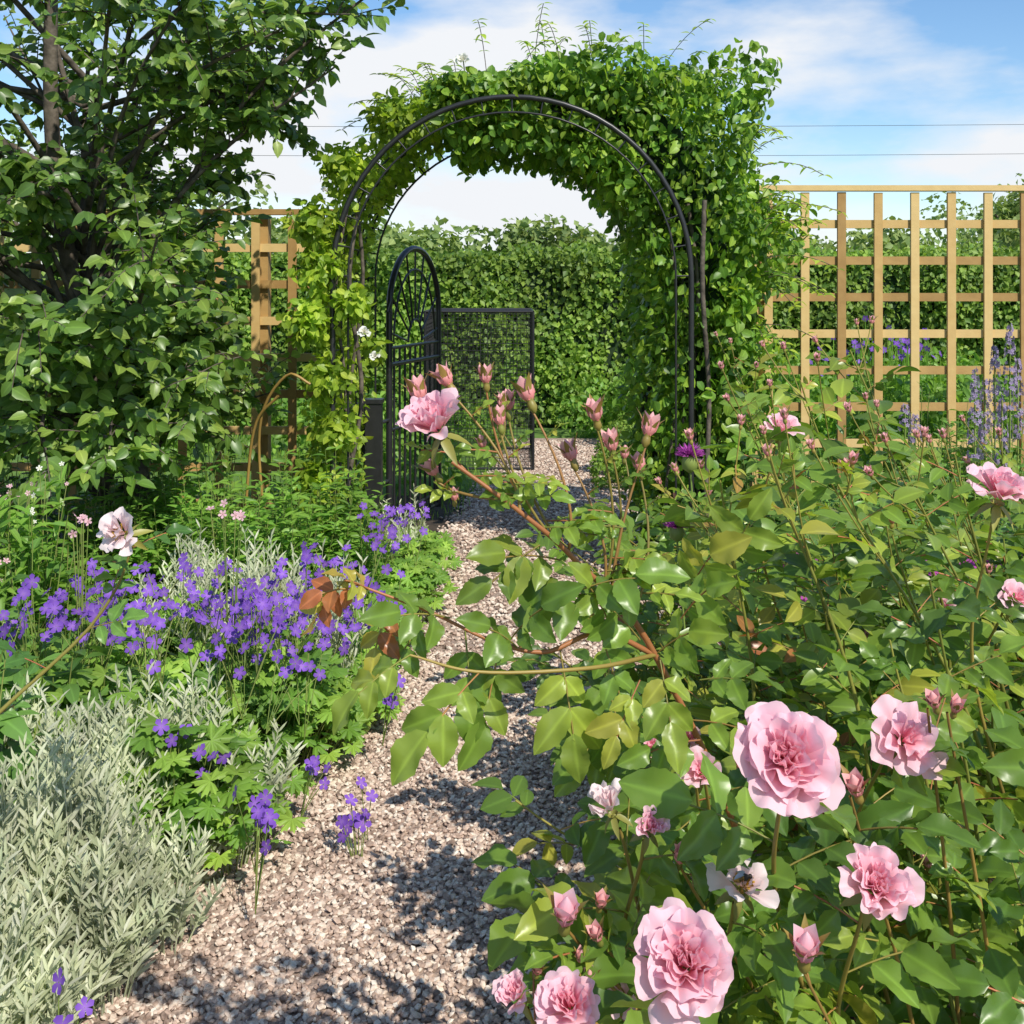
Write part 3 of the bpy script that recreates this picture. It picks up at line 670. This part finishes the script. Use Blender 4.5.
for (px,py,d,s) in [(690,452,2.4,.046),(677,523,2.2,.038),(700,600,3.0,.02)]:
    c=at(px,py,d); tubes(b,spline([c*[1,1,0]+[.1,.1,0],c*[1,1,.6]+[.03,0,0],c-[0,0,.03]],12),.0022,1,5)
    lathe(b,c,(0,0,1),[(.002,-s),(s*.36,-s*.8),(s*.4,-s*.4),(s*.25,-s*.05)],1,9)
    n_=220; dd=nrm(np.stack([rng.normal(size=n_)*.9,rng.normal(size=n_)*.9,U(.1,1,n_)],1)); place(b,T_NAR,np.repeat((c-[0,0,s*.2])[None],n_,0),dd,rdir(n_),s*U(.6,.8,n_),0,wid=.8)
for i in range(14):
    c=np.array([U(.75,1.5),U(2.6,3.6),U(.45,.68)]); m_=4; p=c+rng.normal(size=(m_,3))*.03; n=nrm(rng.normal(size=(m_,3))*.5+[0,-.7,.6]); place(b,T_STAR,p,np.cross(n,rdir(m_)),n,U(.012,.02,m_),0)
    tubes(b,bez(np.repeat((c*[1,1,0])[None],m_,0),np.repeat((c*[1,1,.5])[None],m_,0),p,5),.0014,1,4)
b.build('thistle_plant',[M_mag,M_gst])
b=B()
for (px,py,d,s) in [(364,332,4.85,.035),(375,356,4.85,.026),(463,60,5.1,.04),(325,190,4.9,.02)]:
    c=at(px,py,d); rose_bloom(b,c,(U(-.2,.3),-.8,.4),s,0,14,1.0,seed=px,nu=5,nv=4); tubes(b,np.array([c,c+[0,.06,.0],c+[0,.14,-.02]]),.003,1,5)
b.build('white_climbing_rose',[M_wht,M_gst])
# ================================================================ APPLE TREE
b=B()
tb=np.array([-1.75,5.05,0]); tp=np.array([-1.95,4.95,1.3])
tubes(b,spline([tb,[-1.72,5.05,.5],[-1.85,5,.95],tp,[-2.05,4.9,2.1],[-2.0,4.8,3.2]],24),np.linspace(.065,.025,24)[None],1,10)
tg=[]
while len(tg)<56:
    p=np.array([U(-4.2,-.55),U(3.5,5.8),U(.75,3.5)])
    xr=np.interp(p[2],[.6,1.2,1.8,2.2,2.6,3.5],[-1.35,-1.1,-1.05,-1.0,-.65,-.45])
    if p[0]>xr-.15: continue
    e=((p[0]+2.3)/2.1)**2+((p[1]-4.65)/1.3)**2+((p[2]-2.1)/1.75)**2
    if e>1.1 or e<.25: continue
    tg.append(p)
extra=[[-.66,4.5,2.52],[-.55,4.6,2.65],[-.75,4.7,2.35],[-.9,4.4,2.45],[-.45,4.6,2.75],[-1.2,4.5,1.05],[-1.25,4.4,.85],[-1.5,4.1,.8],[-1.7,3.8,1.3],[-1.9,3.7,1.0],[-1.6,3.8,.75],[-1.5,3.9,1.2],[-1.9,3.8,1.6],
 [-1.35,5.2,1.15],[-1.45,5.2,1.7],[-1.45,5.3,1.4],[-1.05,5.1,2.1],[-1.5,4.8,1.05],[-1.15,5.4,.9],[-1.35,5.3,.8],[-1.0,4.9,2.2],[-.95,4.8,2.35]]
tg+=[np.array(x) for x in extra]
tg=np.array(tg); tw=[]
for p in tg:
    s=U(.5,2.4) if p[2]>1.4 else U(.4,1.0); s=min(s,p[2])
    st=np.array([-1.85-.1*(s>1.2),5.0,s]); mid=st*.5+p*.5+np.array([U(-.1,.1),U(-.1,.1),U(.05,.3)])
    S=spline([st,mid,p],18); tubes(b,S,np.linspace(.016,.004,18)[None],1,6)
    for k in range(24):
        o=S[int(17*U(.35,1))]; dd=nrm(rng.normal(size=3)*[1,1,.7]+nrm(p-st)*.7+[0,-.15,.1]); tw.append((o,o+dd*U(.12,.40)))
p0=np.array([a for a,_ in tw]); p2=np.array([c for _,c in tw])
kk=p2[:,0]<np.interp(p2[:,2],[.6,1.2,1.8,2.2,2.6,3.5],[-1.1,-.98,-.98,-.82,-.40,-.2]); p0=p0[kk];p2=p2[kk]
p1=(p0+p2)/2+[0,0,.05]; M=len(p0)
tubes(b,bez(p0,p1,p2,6),np.linspace(.0035,.0015,6)[None],1,4)
for i,t in enumerate(np.linspace(.1,1,15)):
    q=(1-t)**2*p0+2*t*(1-t)*p1+t*t*p2; tan=nrm(p2-p0); sd=nrm(np.cross(tan,[0,0,1.]))*(1 if i%2 else -1)
    d=tan*.5+sd*.8+rng.normal(size=(M,3))*.35+[0,-.1,-.45]; n=np.array([.15,-.6,.8])+rng.normal(size=(M,3))*.5
    place(b,T_OV,q,d,n,.068*U(.5,1.2,M),0,wid=1.1)
b.build('apple_tree',[M_tree,M_bark])
b=B()
for j,pts in enumerate(([(-1.05,4.9,0),(-1.12,4.9,.55),(-1.1,4.85,.85),(-.98,4.8,1.02),(-.88,4.8,.98)],[(-1.2,4.9,0),(-1.18,4.9,.5),(-1.13,4.85,.8),(-1.02,4.8,.93)])):
    tubes(b,spline(pts,20),.0065,0,7,rnd=.6)
b.build('rose_cane',[M_stem])
# ================================================================ BEYOND
b=B()
HY=10.9
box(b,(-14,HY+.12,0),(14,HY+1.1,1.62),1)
N=56000; x=np.concatenate([U(-3.5,5.5,int(N*.75)),U(-14,14,N-int(N*.75))]); z=U(0,1.75,N); wv=.07*np.sin(x*2.3)+.05*np.sin(z*5+x*3.7)+.05*np.sin(x*7.1)
top=rng.random(N)<.16; y=np.where(top,HY+U(0,1.1,N),HY+wv+U(-.05,.12,N)); z=np.where(top,1.72+.05*np.sin(x*3)+U(-.08,.09,N)+.03*np.sin(x*11),z)
pos=np.stack([x,y,z],1); o=np.where(top[:,None],[[0,0,1.]],[[0,-1.,.3]]); n=nrm(o+rng.normal(size=(N,3))*.5); d=nrm(rng.normal(size=(N,3))*.6+[0,-.3,-.5])
place(b,T_SM,pos,d,n,.062*U(.7,1.3,N),0)
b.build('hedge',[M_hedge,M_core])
b=B(); x0,x1,y0,y1,h=-.66,.16,8.35,9.4,1.22
for x in (x0,x1):
    for y in (y0,y1): tubes(b,np.array([[x,y,0],[x,y,h/2],[x,y,h]]),.012,0,6)
for z in (h,.03):
    for y in (y0,y1): tubes(b,np.array([[x0,y,z],[(x0+x1)/2,y,z],[x1,y,z]]),.010,0,6)
    for x in (x0,x1): tubes(b,np.array([[x,y0,z],[x,(y0+y1)/2,z],[x,y1,z]]),.010,0,6)
sp=.028
def netp(o,u,v,lu,lv):
    o,u,v=map(lambda q:np.array(q,float),(o,u,v))
    for k in np.arange(0,lu,sp):
        p=o+u*k; tubes(b,np.array([p,p+v*lv]),.0018,1,3)
    for k in np.arange(0,lv,sp):
        p=o+v*k; tubes(b,np.array([p,p+u*lu]),.0018,1,3)
netp((x0,y0,0),(1,0,0),(0,0,1),x1-x0,h); netp((x0,y1,0),(1,0,0),(0,0,1),x1-x0,h); netp((x1,y0,0),(0,1,0),(0,0,1),y1-y0,h); netp((x0,y0,0),(0,1,0),(0,0,1),y1-y0,h); netp((x0,y0,h),(1,0,0),(0,1,0),x1-x0,y1-y0)
b.build('fruit_cage',[M_blk,M_net])
b=B()
blob_leaves(b,[[.72,7.7,.12],[.85,8.2,.2]],[.17,.22],3500,T_SM,.03,0,inner=.7)
b.build('box_ball',[M_hedge])
b=B()
C=[[U(-3.5,-.2),U(8.2,9.8),U(.1,.3)] for _ in range(12)]+[[U(1.1,6),U(6.7,9.8),U(.15,.6)] for _ in range(50)]+[[U(-.7,-.2),U(6.9,7.6),.1] for _ in range(3)]+[[U(.4,1.3),U(9.3,10.4),U(.2,.5)] for _ in range(8)]
C=[c for c in C if not (c[1]<10.2 and Lf(c[1])-.3<c[0]<Rf(c[1])+.3)]
blob_leaves(b,C,[U(.22,.48) for _ in C],26000,T_OV,.07,0,inner=.4,keep=lambda p:p[:,2]>0)
for c0,nn,sx in (((2.6,7.4,1.02),60,.15),((2.3,8,.9),12,.2)):
    p=np.array(c0)+rng.normal(size=(nn,3))*[sx,.2,.06]; n=nrm(rng.normal(size=(nn,3))*.5+[0,-.8,.5]); place(b,T_FL5,p,np.cross(n,rdir(nn)),n,.024,1)
    q=p.copy(); q[:,2]=.3; tubes(b,np.stack([q,(p+q)/2,p],1),.003,0,4)
b.build('border_shrub',[M_phl,M_pur])
def bgtree(x,y,h,r,N,s=.16):
    b=B(); K=26; C=np.stack([x+rng.normal(size=K)*r*.45,y+rng.normal(size=K)*r*.4,h*.62+rng.normal(size=K)*h*.16],1); C[:,2]=np.clip(C[:,2],h*.25,h*.85)
    tubes(b,spline([[x,y,0],[x+.1,y,h*.35],[x,y,h*.75]],10),np.linspace(h*.035,h*.012,10)[None],1,8)
    for c in C[:12]: tubes(b,bez(np.array([x,y,h*.3]),np.array([x,y,h*.5]),c,7),np.linspace(h*.012,h*.004,7)[None],1,5)
    blob_leaves(b,C,U(.2,.34,K)*r,N,T_SM,s,0,inner=.2); b.build('tree',[M_bg,M_bark])
for (x,y,h,r,N) in [(-1.6,15,2.3,1.3,4500),(.1,17,2.5,1.3,4000),(1.5,16,2.3,1.2,4500),(-3.2,18,2.8,1.6,4000),(3.6,15,2.1,1.4,5000),(5.6,14.5,2.3,1.4,5000),(8.3,17,3.4,1.1,4500),(-6,17,3.5,2,4000),(10,20,3.3,2.0,4000),(-10,20,4.5,2.4,3500),(4.6,20,2.6,1.6,3500),(13,22,4.5,2.4,3000)]:
    bgtree(x,y,h,r,N,.13)
b=B()
for z in (7.3,6.2):
    xs=np.linspace(-45,45,40); tubes(b,np.stack([xs,np.full(40,40.+(z-6)*.2),z+.5*(xs/45)**2],1),.008,0,4)
for x in (-45,45):
    tubes(b,np.array([[x,40.2,0],[x,40.2,4],[x,40.2,8.3]]),np.array([[.14,.12,.1]]),1,8); box(b,(x-.9,40.1,7.0),(x+.9,40.25,7.12),1)
b.build('overhead_power_line',[M_blk,M_bark])
# ================================================================ LIGHT / SKY / CAMERA
az=math.radians(148); el=math.radians(46)
w=bpy.data.worlds.new("World"); bpy.context.scene.world=w; w.use_nodes=True
nt=w.node_tree; nt.nodes.clear(); N=nt.nodes; L=nt.links
sk=N.new('ShaderNodeTexSky'); sk.sky_type='NISHITA'; sk.sun_disc=False; sk.sun_elevation=el; sk.sun_rotation=az; sk.air_density=1.0; sk.dust_density=.2; sk.ozone_density=2.5
tc=N.new('ShaderNodeTexCoord'); mp=N.new('ShaderNodeMapping'); mp.inputs['Scale'].default_value=(1,1,2.8); mp.inputs['Location'].default_value=(.35,.2,.1)
L.new(tc.outputs['Generated'],mp.inputs[0])
no=N.new('ShaderNodeTexNoise'); no.inputs['Scale'].default_value=3.6; no.inputs['Detail'].default_value=8; no.inputs['Roughness'].default_value=.5; L.new(mp.outputs[0],no.inputs['Vector'])
sp=N.new('ShaderNodeSeparateXYZ'); L.new(tc.outputs['Generated'],sp.inputs[0])
m1=N.new('ShaderNodeMapRange'); m1.inputs[1].default_value=0; m1.inputs[2].default_value=.28; m1.inputs[3].default_value=.19; m1.inputs[4].default_value=-.04; L.new(sp.outputs[2],m1.inputs[0])
ad=N.new('ShaderNodeMath'); ad.operation='ADD'; L.new(no.outputs[0],ad.inputs[0]); L.new(m1.outputs[0],ad.inputs[1])
cr=ramp(N,[(.51,(0,0,0)),(.66,(1,1,1))]); L.new(ad.outputs[0],cr.inputs[0])
hs=N.new('ShaderNodeHueSaturation'); hs.inputs['Saturation'].default_value=1.15; hs.inputs['Value'].default_value=1.12; L.new(sk.outputs[0],hs.inputs['Color'])
mx=N.new('ShaderNodeMix'); mx.data_type='RGBA'; L.new(cr.outputs[0],mx.inputs['Factor']); L.new(hs.outputs[0],mx.inputs['A']); mx.inputs['B'].default_value=(6.2,6.35,6.6,1)
bg=N.new('ShaderNodeBackground'); bg.inputs['Strength'].default_value=.145; L.new(mx.outputs['Result'],bg.inputs[0])
o=N.new('ShaderNodeOutputWorld'); L.new(bg.outputs[0],o.inputs[0])
sl=bpy.data.lights.new('sun','SUN'); sl.energy=5.0; sl.angle=math.radians(.5); sl.color=(1,.95,.84)
so=bpy.data.objects.new('sun',sl); bpy.context.scene.collection.objects.link(so)
from mathutils import Vector
sd=Vector((math.sin(az)*math.cos(el),math.cos(az)*math.cos(el),math.sin(el)))
so.rotation_euler=(-sd).to_track_quat('-Z','Y').to_euler()
so.location=(3,-4,8)
cd=bpy.data.cameras.new('camera'); cam=bpy.data.objects.new('camera',cd); bpy.context.scene.collection.objects.link(cam)
cam.location=(0,0,EYE); cam.rotation_euler=(math.radians(90),0,0)
cd.sensor_width=36; cd.lens=36*F/1024; cd.shift_y=-(512-288)/1024; cd.clip_start=.05; cd.clip_end=2000
bpy.context.scene.camera=cam
vs=bpy.context.scene.view_settings; vs.view_transform='Standard'; vs.look='None'; vs.exposure=0; vs.gamma=1
